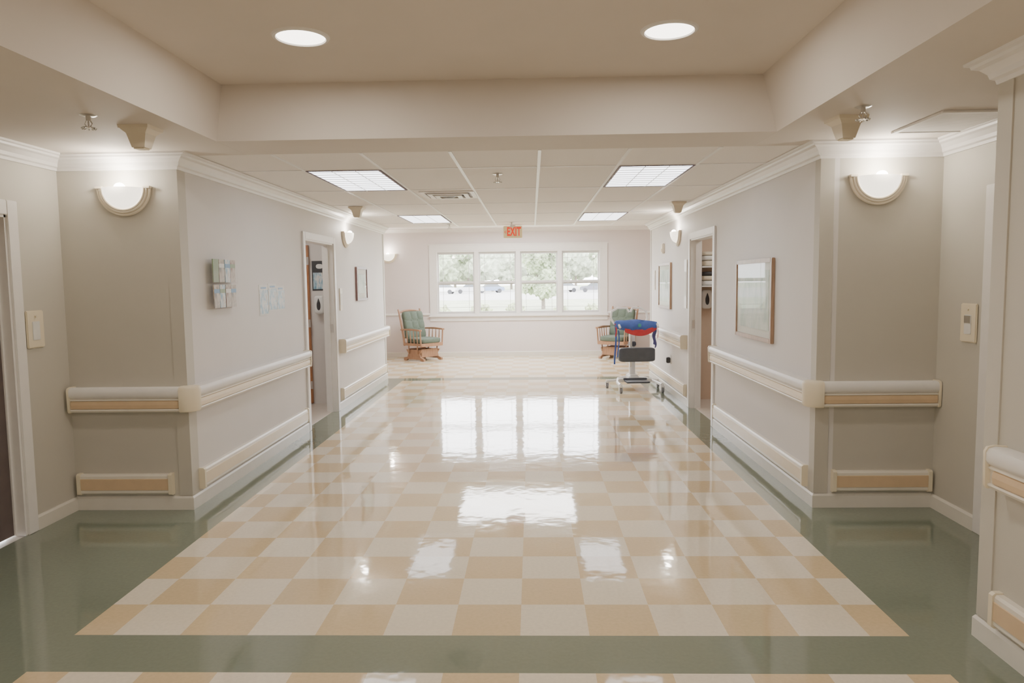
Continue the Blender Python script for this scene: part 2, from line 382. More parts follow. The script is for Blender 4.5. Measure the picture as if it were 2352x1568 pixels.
# ------------------------------------------------------------------ back window
bb=B()
bb.box(-2.13,-2.01,YB-.02,YB,.83,2.33,.004).box(1.46,1.58,YB-.02,YB,.83,2.33,.004).box(-2.01,1.46,YB-.02,YB,2.21,2.33,.004)
bb.box(-2.15,1.60,YB-.06,YB,.83,.862,.006).box(-2.13,1.58,YB-.02,YB,.74,.83,.004)
bb.box(-2.15,1.60,YB-.03,YB,2.32,2.345,.004)
bb.done('trim_16',TRIMW,kind='structure')
x0=-2.01; W=(1.46+2.01)/4
MUN=mat('muntin_grey',(.55,.55,.55),.5)
SASH=mat('sash_white',(.58,.56,.545),.4,var=.02)
for k in range(4):
    a=x0+W*k; b=a+W
    e=thing('window_%d'%(k+1),'','',((a+b)/2,YB,.86)); del e['label']; del e['category']; e['kind']='structure'
    w=W/2; h=1.35; f=.045
    q=B(); q.box(-w,-w+f,-.012,.11,0,h,.003).box(w-f,w,-.012,.11,0,h,.003).box(-w+f,w-f,-.01,.11,h-.035,h).box(-w+f,w-f,-.01,.11,0,.035)
    q.done('window_frame',TRIMW,parent=e)
    for nm,z0,z1,y in (('upper_sash',h/2-.035,h-.035,.07),('lower_sash',.035,h/2+.035,.03)):
        q=B(); i0,i1=-w+f,w-f; s=.03
        q.box(i0,i0+s,y,y+.035,z0,z1).box(i1-s,i1,y,y+.035,z0,z1).box(i0+s,i1-s,y,y+.035,z0,z0+s+.015).box(i0+s,i1-s,y,y+.035,z1-s-.015,z1)
        q.done(nm,SASH,parent=e)
        q=B(); 
        for xx in (i0+.12,i1-.12): q.box(xx-.004,xx+.004,y+.012,y+.02,z0+s,z1-s)
        for zz in ((z1-.13,) if nm=='upper_sash' else (z0+.13,)): q.box(i0+s,i1-s,y+.012,y+.02,zz-.004,zz+.004)
        q.done('muntin',MUN,parent=e)
        B().box(i0+s,i1-s,y+.016,y+.018,z0+s,z1-s).done('window_pane',CLEAR,parent=e)
l=bpy.data.lights.new('window_portal','AREA'); l.shape='RECTANGLE'; l.size=3.5; l.size_y=1.4
o=bpy.data.objects.new('window_portal',l); COL.objects.link(o); o.location=(-.275,15.3,1.535); o.rotation_euler=(-pi/2,0,0)
try: l.cycles.is_portal=True
except Exception: l.energy=0
# ------------------------------------------------------------------ handrails
GRIP=[(0,.865),(.05,.87),(.075,.862),(.085,.845),(.085,.815),(.078,.80),(.07,.795),(0,.795)]
BODY=[(0,.795),(.066,.795),(.07,.79),(.074,.788),(.074,.78),(.066,.778),(.066,.722),(.074,.720),(.076,.712),(.068,.70),(0,.70)]
STRIP=[(.064,.778),(.074,.774),(.077,.75),(.074,.725),(.064,.721)]
CAP=[(0,.697),(.076,.697),(.084,.71),(.088,.85),(.078,.868),(.05,.874),(0,.871)]
def arcpath(p0,c,p1,off=.0):
    p0=Vector(p0);c=Vector(c);p1=Vector(p1); r=.012
    d0=(c-p0).normalized();d1=(p1-c).normalized(); out=[p0]
    a=c-d0*r;b=c+d1*r
    for k in range(7):
        t=k/6; out.append(a*(1-t)**2+c*2*t*(1-t)+b*t*t)
    out.append(p1); return out
def handrail(label,path,strips):
    e=thing('handrail',label,'handrail',(path[0][0],path[0][1],0))
    ox,oy=path[0]; q=[(p[0]-ox,p[1]-oy) for p in path]
    full=arcpath(*q) if len(q)==3 else q
    B().sweep(full,GRIP).done('rail_grip',TRIMW,parent=e,smooth=True)
    B().sweep(full,BODY).done('rail_body',CREAML,parent=e)
    for st in strips:
        a,b,m=st
        B().sweep([(a[0]-ox,a[1]-oy),(b[0]-ox,b[1]-oy)],STRIP).done('bumper_strip',m,parent=e)
    for idx in (0,1):
        p,qn=((q[0],q[1]),(q[-1],q[-2]))[idx]
        d=(Vector(qn)-Vector(p)).normalized(); pp=[Vector(p)-d*.004,Vector(p)+d*.010]
        if idx: pp=pp[::-1]
        B().sweep(pp,CAP).done('end_cap',CREAM,parent=e,smooth=True)
    if len(q)==3:
        c=Vector(q[1]); d0=(c-Vector(q[0])).normalized(); d1=(Vector(q[2])-c).normalized()
        B().sweep(arcpath(c-d0*.022,c,c+d1*.022),CAP).done('corner_cap',CREAM,parent=e,smooth=True)
    return e
handrail('cream wall handrail with tan bumper strip wrapping a pilaster corner',[(-3.17,YF),(LX,YF),(LX,7.38)],[((-3.155,YF),(LX-.02,YF),TAN),((LX,YF+.02),(LX,7.36),TANWASH)])
handrail('cream wall handrail with tan bumper strip wrapping a pilaster corner',[(RX,7.46),(RX,YF),(2.69,YF)],[((RX,7.44),(RX,YF+.02),TANWASH),((RX+.02,YF),(2.675,YF),TAN)])
handrail('short cream handrail between doorway and small framed picture',[(LX,8.78),(LX,11.54)],[((LX,8.82),(LX,11.5),TANWASH)])
handrail('short cream handrail behind the patient lift',[(RX,11.54),(RX,8.86)],[((RX,11.5),(RX,8.9),TANWASH)])
handrail('cream handrail with tan strip on the projecting wall',[(1.92,2.92),(1.92,-1.0)],[((1.92,2.88),(1.92,-.96),TAN)])
LB=[(0,.118),(.028,.118),(.036,.128),(.036,.244),(.028,.256),(0,.256)]
LS=[(.034,.144),(.04,.148),(.04,.224),(.034,.228)]
def bumper(label,a,b,m):
    ox,oy=a; d=(Vector(b)-Vector(a)); L=d.length; d.normalize()
    e=thing('wall_bumper',label,'wall bumper',(ox,oy,0))
    B().sweep([d*.004,d*(L-.004)],LB).done('bumper_body',CREAML,parent=e)
    B().sweep([d*.026,d*(L-.026)],LS).done('bumper_strip',m,parent=e)
    for s in (0,L-.025): B().sweep([d*s,d*(s+.025)],[(0,.112),(.032,.112),(.044,.12),(.044,.252),(.032,.262),(0,.262)]).done('end_cap',CREAM,parent=e)
bumper('low cream wall bumper with tan strip above the baseboard',(-3.17,YF),(-2.50,YF),TAN)
bumper('low cream wall bumper with tan strip above the baseboard',(2.02,YF),(2.68,YF),TAN)
bumper('long low cream wall bumper beside the doorway',(LX,4.95),(LX,7.38),TANWASH)
bumper('long low cream wall bumper beside the doorway',(RX,7.46),(RX,4.95),TANWASH)
bumper('low cream wall bumper below the short handrail',(LX,8.78),(LX,11.5),TANWASH)
bumper('low cream wall bumper below the short handrail',(RX,11.5),(RX,8.86),TANWASH)
bumper('low cream wall bumper on the projecting wall',(1.92,2.92),(1.92,-1),TAN)
# ------------------------------------------------------------------ lights
def troffer(x0,y0):
    e=thing('fluorescent_light','recessed rectangular fluorescent ceiling light with white louvre','ceiling light',(x0+.293,y0+.63,ZC),group='corridor ceiling lights')
    w,h=.293,.625; q=B(); f=.016
    q.box(-w,-w+f,-h,h,-.006,.005).box(w-f,w,-h,h,-.006,.005).box(-w+f,w-f,-h,-h+f,-.006,.005).box(-w+f,w-f,h-f,h,-.006,.005)
    q.done('light_frame',PURP,parent=e)
    B().box(-w+f,w-f,-h+f,h-f,-.003,.002).done('light_lens',LENS,parent=e)
    q=B()
    for k in range(1,3): q.box(-w+f+k*.187-.003,-w+f+k*.187+.003,-h+f,h-f,-.008,-.003)
    q.done('louvre',WHITE,parent=e)
    return e
t0=troffer(-1.76,5.66)
for x,y in ((.69,5.66),(-1.76,9.5),(.69,9.5)): dup(t0,(x+.293,y+.63,ZC))
e=thing('skylight_panel','large bright rectangular ceiling light panel over the window alcove','ceiling light',(-.3,13.2,2.66))
B().box(-1.05,1.05,-.85,.85,-.02,-.012).done('light_lens',SKYL,parent=e)
q=B(); q.box(-1.1,-1.05,-.9,.9,-.03,0).box(1.05,1.1,-.9,.9,-.03,0).box(-1.05,1.05,-.9,-.85,-.03,0).box(-1.05,1.05,.85,.9,-.03,0); q.done('light_frame',WHITE,parent=e)
def can(loc,pw):
    e=thing('recessed_light','round recessed ceiling downlight with white trim ring','ceiling light',loc,group='recessed ceiling lights')
    B().lathe([(.118,-.002),(.122,-.010),(.135,-.008),(.142,0),(.142,.004),(.118,.004)]).done('trim_ring',TRIMW,parent=e,smooth=True)
    B().lathe([(0,-.004),(.06,-.0045),(.118,-.003),(.118,.003),(0,.003)]).done('light_lens',CANL,parent=e,smooth=True)
    l=bpy.data.lights.new('can_lamp','AREA'); l.shape='DISK'; l.size=.22; l.energy=pw; l.color=(1,.91,.79)
    o=bpy.data.objects.new('can_lamp',l); COL.objects.link(o); o.parent=e; o.location=(0,0,-.015)
    return e
c0=can((-1.13,3.64,ZT),9)
dup(c0,(.69,3.66,ZT))
c1=can((-1.13,.6,ZT),11); dup(c1,(.69,.6,ZT)); dup(c1,(-1.13,-1.4,ZT)); dup(c1,(.69,-1.4,ZT))  # unseen downlights behind the camera, added to brighten the front room
def sconce(loc,rz):
    e=thing('wall_sconce','half-moon cream wall sconce with glowing glass bowl','wall lamp',loc,rz,group='wall sconces')
    q=B()
    for R,r,y in ((.176,.011,-.012),(.160,.010,-.02),(.147,.008,-.026)):
        q.tube([(R*math.cos(a),y,R*math.sin(a)) for a in [pi+pi*k/28 for k in range(29)]],r,8)
    q.prism([(.18*math.cos(a),.18*math.sin(a)) for a in [pi+pi*k/28 for k in range(29)]],-.012,0)
    q.box(-.188,-.138,-.035,0,-.004,.012,.003).box(.138,.188,-.035,0,-.004,.012,.003)
    q.done('sconce_rim',BEIGE,parent=e,smooth=True)
    q=B(); R=.140; rows=[]
    for j in range(11):
        ph=pi*j/10
        row=[]
        for i in range(9):
            th=(pi/2)*i/8
            rr=R*math.cos(th); dd=.085*math.sin(th)
            row.append(q.bm.verts.new((rr*math.cos(pi+ph),-.022-dd,rr*math.sin(pi+ph))))
        rows.append(row)
    for j in range(10):
        for i in range(8): q.bm.faces.new((rows[j][i],rows[j+1][i],rows[j+1][i+1],rows[j][i+1]))
    bmesh.ops.remove_doubles(q.bm,verts=q.bm.verts,dist=1e-5)
    q.done('glass_bowl',BULB,parent=e,smooth=True)
    B().sell((0,-.06,.0),(.075,.06,.06),1).done('light_bulb',GLOW,parent=e,smooth=True)
    l=bpy.data.lights.new('sconce_lamp','POINT'); l.energy=5.5; l.color=(1,.92,.80); l.shadow_soft_size=.04
    o=bpy.data.objects.new('sconce_lamp',l); COL.objects.link(o); o.parent=e; o.location=(0,-.12,.07)
    return e
s0=sconce((-2.738,YF,2.215),0)
dup(s0,(2.275,YF,2.215),0)
dup(s0,(LX,9.22,2.20),pi/2); dup(s0,(RX,9.43,2.17),-pi/2); dup(s0,(-2.98,YB,2.15),0)
# ------------------------------------------------------------------ ceiling devices
def sprinkler(loc):
    e=thing('sprinkler_head','small chrome ceiling fire sprinkler head','sprinkler',loc,group='ceiling sprinklers')
    B().lathe([(0,-.004),(.03,-.006),(.042,0),(0,0)]).done('ceiling_plate',METAL,parent=e,smooth=True)
    q=B(); q.cyl((0,0,-.03),(0,0,0),.012); q.tube([(-.012,0,-.03),(-.02,0,-.045),(-.006,0,-.062)],.003,6); q.tube([(.012,0,-.03),(.02,0,-.045),(.006,0,-.062)],.003,6); q.cyl((0,0,-.06),(0,0,-.03),.004)
    q.done('sprinkler_body',METAL,parent=e)
    q=B(); q.cyl((0,0,-.066),(0,0,-.062),.03)
    for k in range(12):
        a=2*pi*k/12; q.cyl((.026*math.cos(a),.026*math.sin(a),-.064),(.036*math.cos(a),.036*math.sin(a),-.068),.004,seg=6)
    q.done('deflector',METAL,parent=e)
    return e
p0=sprinkler((-2.28,3.73,ZC))
for l_ in ((1.73,3.86,ZC),(-.27,6.0,ZC),(-.29,10.9,ZC),(-1.25,11.1,ZC)): dup(p0,l_)
def detector(loc):
    e=thing('ceiling_alarm','beige tapered square alarm box hanging from the ceiling','alarm box',loc,group='ceiling alarm boxes')
    q=B()
    def fr(z0,z1,a,b):
        t=bmesh.new(); v=[t.verts.new((sx*a,sy*a,z0)) for sx,sy in((-1,-1),(1,-1),(1,1),(-1,1))]+[t.verts.new((sx*b,sy*b,z1)) for sx,sy in((-1,-1),(1,-1),(1,1),(-1,1))]
        t.faces.new(v[:4]); t.faces.new(v[4:])
        for i in range(4): t.faces.new((v[i],v[(i+1)%4],v[4+(i+1)%4],v[4+i]))
        q._merge(t)
    fr(-.018,0,.082,.085); fr(-.04,-.018,.055,.078); fr(-.115,-.04,.036,.055)
    q.done('alarm_body',BEIGE,parent=e)
    B().box(-.03,.03,-.03,.03,-.122,-.115,.002).done('alarm_lens',CREAM,parent=e)
    return e
d0=detector((-2.17,4.03,ZC)); dup(d0,(1.755,4.12,ZC),.1); dup(d0,(-2.02,8.4,ZC)); dup(d0,(1.69,8.4,ZC))
e=thing('ceiling_diffuser','square white ceiling air diffuser with dark centre','air vent',(-.82,7.33,ZC+.004))
q=B()
for k,(r,z) in enumerate(((.27,-.004),(.20,-.016),(.135,-.026))):
    w=.045
    q.box(-r,r,-r,-r+w,z-.008,z+.006).box(-r,r,r-w,r,z-.008,z+.006).box(-r,-r+w,-r+w,r-w,z-.008,z+.006).box(r-w,r,-r+w,r-w,z-.008,z+.006)
q.done('diffuser_vanes',TRIMW,parent=e)
B().box(-.235,.235,-.235,.235,-.003,.002).done('diffuser_throat',GREYP,parent=e)
B().lathe([(0,-.04),(.05,-.036),(.07,-.02),(.07,-.01),(0,-.01)]).done('diffuser_centre',DARK,parent=e,smooth=True)
e=thing('ceiling_vent','square white perforated return air grille in the ceiling','air vent',(2.42,4.25,ZC))
q=B(); r=.22; q.box(-r,r,-.28,-.25,-.014,0,.003).box(-r,r,.25,.28,-.014,0,.003).box(-r,-r+.03,-.25,.25,-.014,0,.003).box(r-.03,r,-.25,.25,-.014,0,.003); q.done('vent_frame',TRIMW,parent=e)
q=B()
for k in range(24): q.box(-r+.03,r-.03,-.25+.0208*k,-.25+.0208*k+.015,-.009,-.004)
q.done('vent_louvre',TRIMW,parent=e)
# exit sign
e=thing('exit_sign','lit cream exit sign with red letters and arrow hanging from ceiling','exit sign',(-.285,11.45,ZC))
B().box(-.148,.148,-.025,.025,-.2,-.012,.006).done('sign_housing',EXITW,parent=e)
B().cyl((0,0,-.014),(0,0,.004),.04).done('mount_plate',WHITE,parent=e)
def text_mesh(name,txt,size,m,parent,loc,sx=1,rot=(pi/2,0,0)):
    cu=bpy.data.curves.new(name,'FONT'); cu.body=txt; cu.size=size; cu.extrude=.002; cu.align_x='CENTER'; cu.align_y='CENTER'; cu.offset=.007; cu.space_character=1.08
    t=bpy.data.objects.new(name,cu); COL.objects.link(t)
    bpy.context.view_layer.update()
    me=bpy.data.meshes.new_from_object(t.evaluated_get(bpy.context.evaluated_depsgraph_get()))
    bpy.data.objects.remove(t); me.materials.clear(); me.materials.append(m)
    o=bpy.data.objects.new(name,me); COL.objects.link(o); o.parent=parent; o.location=loc; o.rotation_euler=rot; o.scale=(sx,1,1)
    return o
text_mesh('sign_lettering','EXIT',.185,EXITR,e,(.016,-.0275,-.106),.55)
B().tube([(-.112,-.028,-.088),(-.129,-.028,-.106),(-.112,-.028,-.124)],.005,6).done('arrow',EXITR,parent=e)
# ------------------------------------------------------------------ pictures
def picture(loc,rz,w,h,label,artm=ARTG,fw=.035,mw=.08,wm=None):
    e=thing('framed_picture',label,'picture',loc,rz)
    w/=2;h/=2; q=B()
    q.box(-w,-w+fw,-.028,0,-h,h,.004).box(w-fw,w,-.028,0,-h,h,.004).box(-w+fw,w-fw,-.028,0,-h,-h+fw,.004).box(-w+fw,w-fw,-.028,0,h-fw,h,.004)
    q.done('picture_frame',wm or WOODF,parent=e)
    B().box(-w+fw,w-fw,-.014,-.002,-h+fw,h-fw).done('picture_mat',MATB,parent=e)
    B().box(-w+fw+mw,w-fw-mw,-.017,-.014,-h+fw+mw,h-fw-mw).done('picture_print',artm,parent=e)
    B().box(-w+fw,w-fw,-.021,-.0195,-h+fw,h-fw).done('picture_glass',CLEAR,parent=e)
    return e
picture((RX,6.2,1.38),-pi/2,1.0,.68,'wood framed green watercolour print with white mat',mw=.06)
picture((RX,10.3,1.47),-pi/2,.9,.64,'wood framed print near the patient lift',mw=.06)
picture((LX,9.98,1.55),pi/2,.62,.46,'small dark framed print above the short handrail',fw=.03,mw=.07,wm=WOODK)
e=thing('brochure_rack','clear wall rack holding folded leaflets','brochure rack',(LX,5.42,1.38),pi/2)
q=B()
for z in (0,.19): q.box(-.22,.22,-.06,-.055,z,z+.09).box(-.22,.22,-.06,0,z,z+.005).box(-.22,-.215,-.06,0,z,z+.11).box(.215,.22,-.06,0,z,z+.11).box(-.002,.002,-.06,0,z,z+.09)
q.box(-.22,.22,-.004,.002,0,.37); q.done('rack_pocket',CLEAR,parent=e)
for i,(x,z,m) in enumerate(((-.15,.008,ARTB),(-.05,.008,ARTC),(.055,.008,ARTD),(.15,.008,ARTB),(-.15,.198,GREENP),(-.05,.198,ARTB),(.055,.198,ARTC),(.15,.198,ARTD))):
    y=5.42+x; zz=1.38+z
    b_=thing('brochure','folded printed leaflet standing in the clear wall rack','leaflet',(LX+.012,y,zz),pi/2,group='leaflets in the wall rack')
    B().box(-.046,.046,-.038,-.03,0,.172).done('leaflet_cover',m,parent=b_)
    B().box(-.046,.046,-.0385,-.0378,.11,.14).done('leaflet_band',[BLUEP,GREENP,PAPER][i%3],parent=b_)
for y,z,m,h in ((6.32,1.42,PAPER,.27),(6.54,1.44,ARTC,.25),(6.75,1.43,ARTC,.23)):
    b_=thing('notice_sheet','printed paper notice taped to the corridor wall','notice',(LX,y,z),pi/2,group='paper notices on the wall')
    B().box(-.105,.105,-.003,.002,-h/2,h/2).done('paper',PAPER,parent=b_)
    B().box(-.098,.098,-.005,-.003,-h/2+.012,h/2-.045).done('print',ARTC,parent=b_)
    B().box(-.06,.06,-.005,-.003,h/2-.035,h/2-.02).done('heading_bar',BLUEP,parent=b_)
def plaque(loc,rz,w,h,label,m=BEIGE):
    e=thing('wall_plaque',label,'sign',loc,rz)
    B().box(-w/2,w/2,-.01,0,-h/2,h/2,.003).done('plaque_body',m,parent=e)
    B().box(-w/2+.02,w/2-.02,-.012,-.009,-h/4,h/4).done('plaque_insert',PAPER,parent=e)
plaque((LX,8.9,1.36),pi/2,.12,.28,'small pale room plaque beside the doorway')
plaque((RX,8.95,1.5),-pi/2,.15,.6,'tall pale paper sign beside the doorway',TRIMW)
plaque((RX,11.2,1.55),-pi/2,.12,.3,'small pale notice near the picture')
e=thing('wall_alarm','beige wall alarm box high on the corridor wall','alarm box',(RX,10.45,2.0),-pi/2)
B().box(-.06,.06,-.035,0,-.07,.07,.008).done('alarm_body',BEIGE,parent=e); B().box(-.03,.03,-.045,-.03,-.05,0,.005).done('alarm_lens',CREAM,parent=e)
e=thing('wall_outlet','white wall outlet with a dark plug in it','outlet',(RX,9.9,.46),-pi/2)
B().box(-.045,.045,-.008,0,-.06,.06,.003).done('outlet_plate',WHITE,parent=e); B().box(-.03,.03,-.06,-.008,-.05,.03,.008).done('plug',DARK,parent=e)
def panel(loc,rz,label):
    e=thing('switch_panel',label,'wall control',loc,rz)
    B().box(-.08,.08,-.014,0,-.12,.12,.006).done('panel_plate',CREAM,parent=e)
    B().box(-.035,.035,-.018,-.013,-.07,.05,.003).done('panel_face',PAPER,parent=e)
    B().cyl((0,-.022,.085),(0,-.014,.085),.008).done('panel_button',BEIGE,parent=e)
    return e
panel((-3.2,4.52,1.29),pi/2,'cream call control panel with white card beside a door')
e=panel((2.7,4.49,1.27),-pi/2,'cream call control panel with grey keypad beside a door')
B().box(-.03,.03,-.021,-.017,0,.045).done('panel_screen',METAL,parent=e)
# ------------------------------------------------------------------ side room contents
e=thing('wooden_door','reddish brown wooden door with steel hinges in the side room','door',(-3.30,9.2,0))
B().box(-.45,.45,-.045,-.005,.01,2.05,.003).done('door_panel',WOODD,parent=e)
for z in (.25,1.05,1.85): B().box(.43,.455,-.052,-.044,z-.05,z+.05).cyl((.45,-.055,z-.05),(.45,-.055,z+.05),.007).done('hinge',METAL,parent=e)
e=thing('wall_poster','dark poster with white picture above the soap dispenser','poster',(-2.735,9.2,1.66))
B().box(-.085,.085,-.006,0,-.19,.19).done('poster_sheet',DARK,parent=e)
B().sell((.015,-.007,.12),(.09,.004,.06),.8).done('poster_image',PAPER,parent=e)
B().box(-.07,.07,-.008,-.006,-.17,.04).done('poster_print',ARTC,parent=e)
def soap(loc,label):
    e=thing('soap_dispenser',label,'soap dispenser',loc)
    B().sell((0,-.05,0),(.13,.10,.24),.45).done('dispenser_body',WHITE,parent=e,smooth=True)
    q=B(); q.sell((0,-.1,-.01),(.05,.02,.12),.9); q.cyl((0,-.1,.03),(0,-.1,.08),.02,.003); q.done('level_window',DARK,parent=e,smooth=True)
    return e
soap((-2.72,9.2,1.29),'white wall soap dispenser with black level window')
soap((2.235,9.3,1.30),'white soap dispenser with dark front below the linen shelf')
e=thing('wall_shelf','narrow white wall shelves in the linen room','shelf',(2.42,9.3,1.46))
B().box(-.3,.3,-.3,0,0,.018).box(-.3,.3,-.3,0,.24,.258).done('shelf_board',WHITE,parent=e)
for i,(x,z,m,h) in enumerate(((2.24,1.478,PAPER,.06),(2.24,1.54,BEIGE,.06),(2.25,1.60,DARK,.05),(2.25,1.718,BEIGE,.07),(2.24,1.79,PAPER,.06),(2.24,1.85,BEIGE,.05))):
    B().sell((0,-.14,h/2),(.2,.26,h),.4).done('folded_linen',m,label='folded cloth stacked on the linen room shelf',cat='linen',group='folded linens on the shelf',smooth=True,loc=(x,9.3,z))
for x,y,sx,nm in ((LX-.03,DL[1]-.02,1,'a'),(RX+.03,DR[1]-.02,-1,'b')):
    B().box(-.014,.014,-.003,.003,-.05,.05).done('strike_plate',METAL,label='steel latch strike plate on the white door jamb',cat='latch plate',loc=(x,y-.0,1.02))
# ------------------------------------------------------------------ glider rocking chair
def chair(loc,rz,label):
    e=thing('rocking_chair',label,'chair',loc,rz,group='glider rocking chairs by the window')
    q=B()
    for sx in (-1,1):
        q.prism([(-.30,.0),(-.22,.0),(-.18,.03),(.18,.03),(.22,.0),(.30,.0),(.30,.045),(.22,.07),(-.22,.07),(-.30,.045)],-.02,.02,M=Matrix.Translation((sx*.235,0,0))@Matrix.Rotation(pi/2,4,'Z'))
        q.prism([(-.20,.07),(.20,.07),(.17,.14),(.23,.22),(-.23,.22),(-.17,.14)],-.012,.012,M=Matrix.Translation((sx*.235,0,0))@Matrix.Rotation(pi/2,4,'Z'))
    q.box(-.22,.22,-.20,-.175,.07,.235,.004).box(-.22,.22,.165,.19,.07,.235,.004).box(-.22,.22,-.03,.03,.075,.10,.004)
    q.done('glider_base',WOODC,parent=e)
    for sx in (-1,1):
        for y in (-.13,.13): B().box(sx*.262-.008,sx*.262+.008,y-.014,y+.014,.14,.34,.003).done('swing_arm',WOODC,parent=e)
    q=B(); q.box(-.29,.29,-.28,-.25,.285,.355,.006).box(-.29,-.265,-.25,.27,.30,.35,.004).box(.265,.29,-.25,.27,.30,.35,.004).box(-.265,.265,.245,.27,.30,.35,.004).box(-.265,.265,-.25,.245,.325,.34)
    q.done('seat_frame',WOODC,parent=e)
    B().sell((0,-.02,.40),(.54,.56,.115),.42).done('seat_cushion',CUSH,parent=e,smooth=True)
    q=B()
    for sx in (-1,1):
        q.tube([(sx*.275,.24,.29),(sx*.278,.275,.5),(sx*.28,.33,.75),(sx*.28,.39,.97),(sx*.285,.41,1.02)],[.02,.021,.021,.02,.016],8)
    q.tube([(-.28,.385,.95),(-.14,.405,.985),(0,.41,.995),(.14,.405,.985),(.28,.385,.95)],.022,8)
    q.tube([(-.275,.265,.45),(.275,.265,.45)],.015,8)
    for x in (-.18,-.09,0,.09,.18): q.tube([(x,.265,.45),(x,.33,.72),(x,.40,.98)],.008,6)
    q.done('back_frame',WOODC,parent=e,smooth=True)
    M=Matrix.Translation((0,.265,.70))@Matrix.Rotation(-.22,4,'X')
    q=B()
    for i in range(3):
        for j in range(3):
            q.sell(((i-1)*.165,0,(j-1)*.178),(.19,.112,.205),.6,M=M,u=18,v=10)
    q.sell((0,.002,0),(.51,.098,.56),.35,M=M)
    q.done('back_cushion',CUSH,parent=e,smooth=True)
    q=B()
    for i in (-.5,.5):
        for j in (-.5,.5): q.sell((i*.165,-.048,j*.178),(.022,.014,.022),1,M=M,u=10,v=6)
    q.done('cushion_button',CUSH,parent=e,smooth=True)
    for sx in (-1,1):
        q=B()
        pts=[(-.035,-.28),(.0,-.31),(.035,-.28),(.035,.05),(.022,.30),(-.022,.30),(-.03,.05)]
        t=bmesh.new(); a=[t.verts.new((sx*.305+x,y,.60+.015*math.cos(y*5))) for x,y in pts]; b=[t.verts.new((sx*.305+x,y,.628+.015*math.cos(y*5))) for x,y in pts]
        t.faces.new(a); t.faces.new(b[::-1])
        for i in range(7): t.faces.new((a[i],b[i],b[(i+1)%7],a[(i+1)%7]))
        q._merge(t)
        q.done('armrest',WOODC,parent=e)
        q=B()
        for y in (-.16,-.06,.04,.14): q.tube([(sx*.282,y,.33),(sx*.293,y,.46),(sx*.302,y,.61)],[.008,.011,.007],8)
        q.tube([(sx*.282,-.26,.30),(sx*.302,-.265,.61)],.015,8)
        q.done('arm_spindles',WOODC,parent=e,smooth=True)
    return e
ch=chair((-2.2,14.38,0),math.radians(50),'wooden glider rocking chair with sage green tufted cushions beside window')
dup(ch,(1.70,14.4,0),math.radians(-32),'wooden glider rocking chair with green cushions behind the patient lift')
# ------------------------------------------------------------------ patient lift
e=thing('patient_lift','white wheeled patient lift with blue sling and dark knee pad','patient lift',(1.47,10.25,0),math.radians(4))
LW=mat('lift_white',(.86,.85,.84),.3,var=.02)
q=B()
q.tube([(-.28,-.38,.11),(-.27,-.1,.11),(-.20,.22,.12),(-.10,.30,.13),(.10,.30,.13),(.20,.22,.12),(.28,-.1,.11),(.30,-.38,.11)],.022,10)
q.box(-.24,.24,-.02,.06,.10,.15,.01).box(-.07,.07,.05,.32,.11,.19,.015)
q.tube([(-.38,.12,.10),(-.2,.12,.12),(.2,.12,.12),(.36,.12,.10)],.02,8)
q.done('base_frame',LW,parent=e,smooth=True)
B().box(-.17,.17,-.26,-.02,.115,.135,.01).box(-.17,.17,-.03,0,.13,.16,.006).done('foot_plate',PAD,parent=e)
for x,y in ((-.28,-.40),(.30,-.40),(-.38,.12),(.36,.12)):
    c=bpy.data.objects.new('caster',None); COL.objects.link(c); c.parent=e; c.location=(x,y,0)
    q=B(); q.cyl((0,0,.085),(0,0,.12),.016); q.box(-.024,-.018,-.02,.035,.03,.095,.002).box(.018,.024,-.02,.035,.03,.095,.002).box(-.024,.024,-.02,.03,.085,.098,.003); q.done('caster_fork',LW,parent=c)
    q=B(); q.cyl((-.015,.0,.038),(.015,.0,.038),.038,seg=24); q.done('wheel',CASTG,parent=c)
q=B(); q.box(-.04,.04,.16,.24,.12,.80,.012).box(-.028,.028,.17,.23,.79,.98,.01); q.done('mast',LW,parent=e)
B().cyl((-.03,.13,.3),(-.03,.13,.72),.018).cyl((-.03,.13,.55),(-.03,.13,.86),.010).done('actuator',METAL,parent=e)
q=B(); q.box(-.045,.045,.12,.26,.60,.67,.012); q.done('control_box',PAD,parent=e)
B().sell((0.01,-.06,.50),(.52,.11,.20),.25).box(-.05,.05,-.02,.17,.47,.53,.008).done('knee_pad',PAD,parent=e,smooth=True)
q=B(); 
for sx in (-1,1):
    q.tube([(sx*.06,.19,.93),(sx*.16,.1,.955),(sx*.25,-.08,.95),(sx*.27,-.22,.93),(sx*.265,-.26,.90)],.017,8)
q.box(-.09,.09,.15,.23,.9,.96,.01); q.done('lifting_arm',LW,parent=e,smooth=True)
q=B(); q.tube([(-.10,.20,.90),(-.26,.24,.93),(-.30,.26,1.0),(-.29,.27,1.10),(-.20,.28,1.15),(-.06,.28,1.15),(-.03,.28,1.09)],.016,8)
q.tube([(.08,.2,.90),(.20,.24,.93),(.24,.26,1.0),(.22,.27,1.10),(.14,.28,1.15),(.02,.28,1.15),(-.01,.28,1.09)],.016,8); q.done('push_handle',LW,parent=e,smooth=True)
def cloth(name,m,f,nu=28,nv=8,th=.008):
    q=B(); R=[]
    for i in range(nu+1):
        R.append([q.bm.verts.new(f(i/nu,j/nv)) for j in range(nv+1)])
    for i in range(nu):
        for j in range(nv): q.bm.faces.new((R[i][j],R[i+1][j],R[i+1][j+1],R[i][j+1]))
    o=q.done(name,m,parent=e,smooth=True); md=o.modifiers.new('thick','SOLIDIFY'); md.thickness=th; md.offset=0
    return o
def top(u): return .985+.028*math.sin(pi*u)-.02*u
def low(u): return .80+.045*abs(2*u-1)**2
def xs(u): return -.31+.58*u
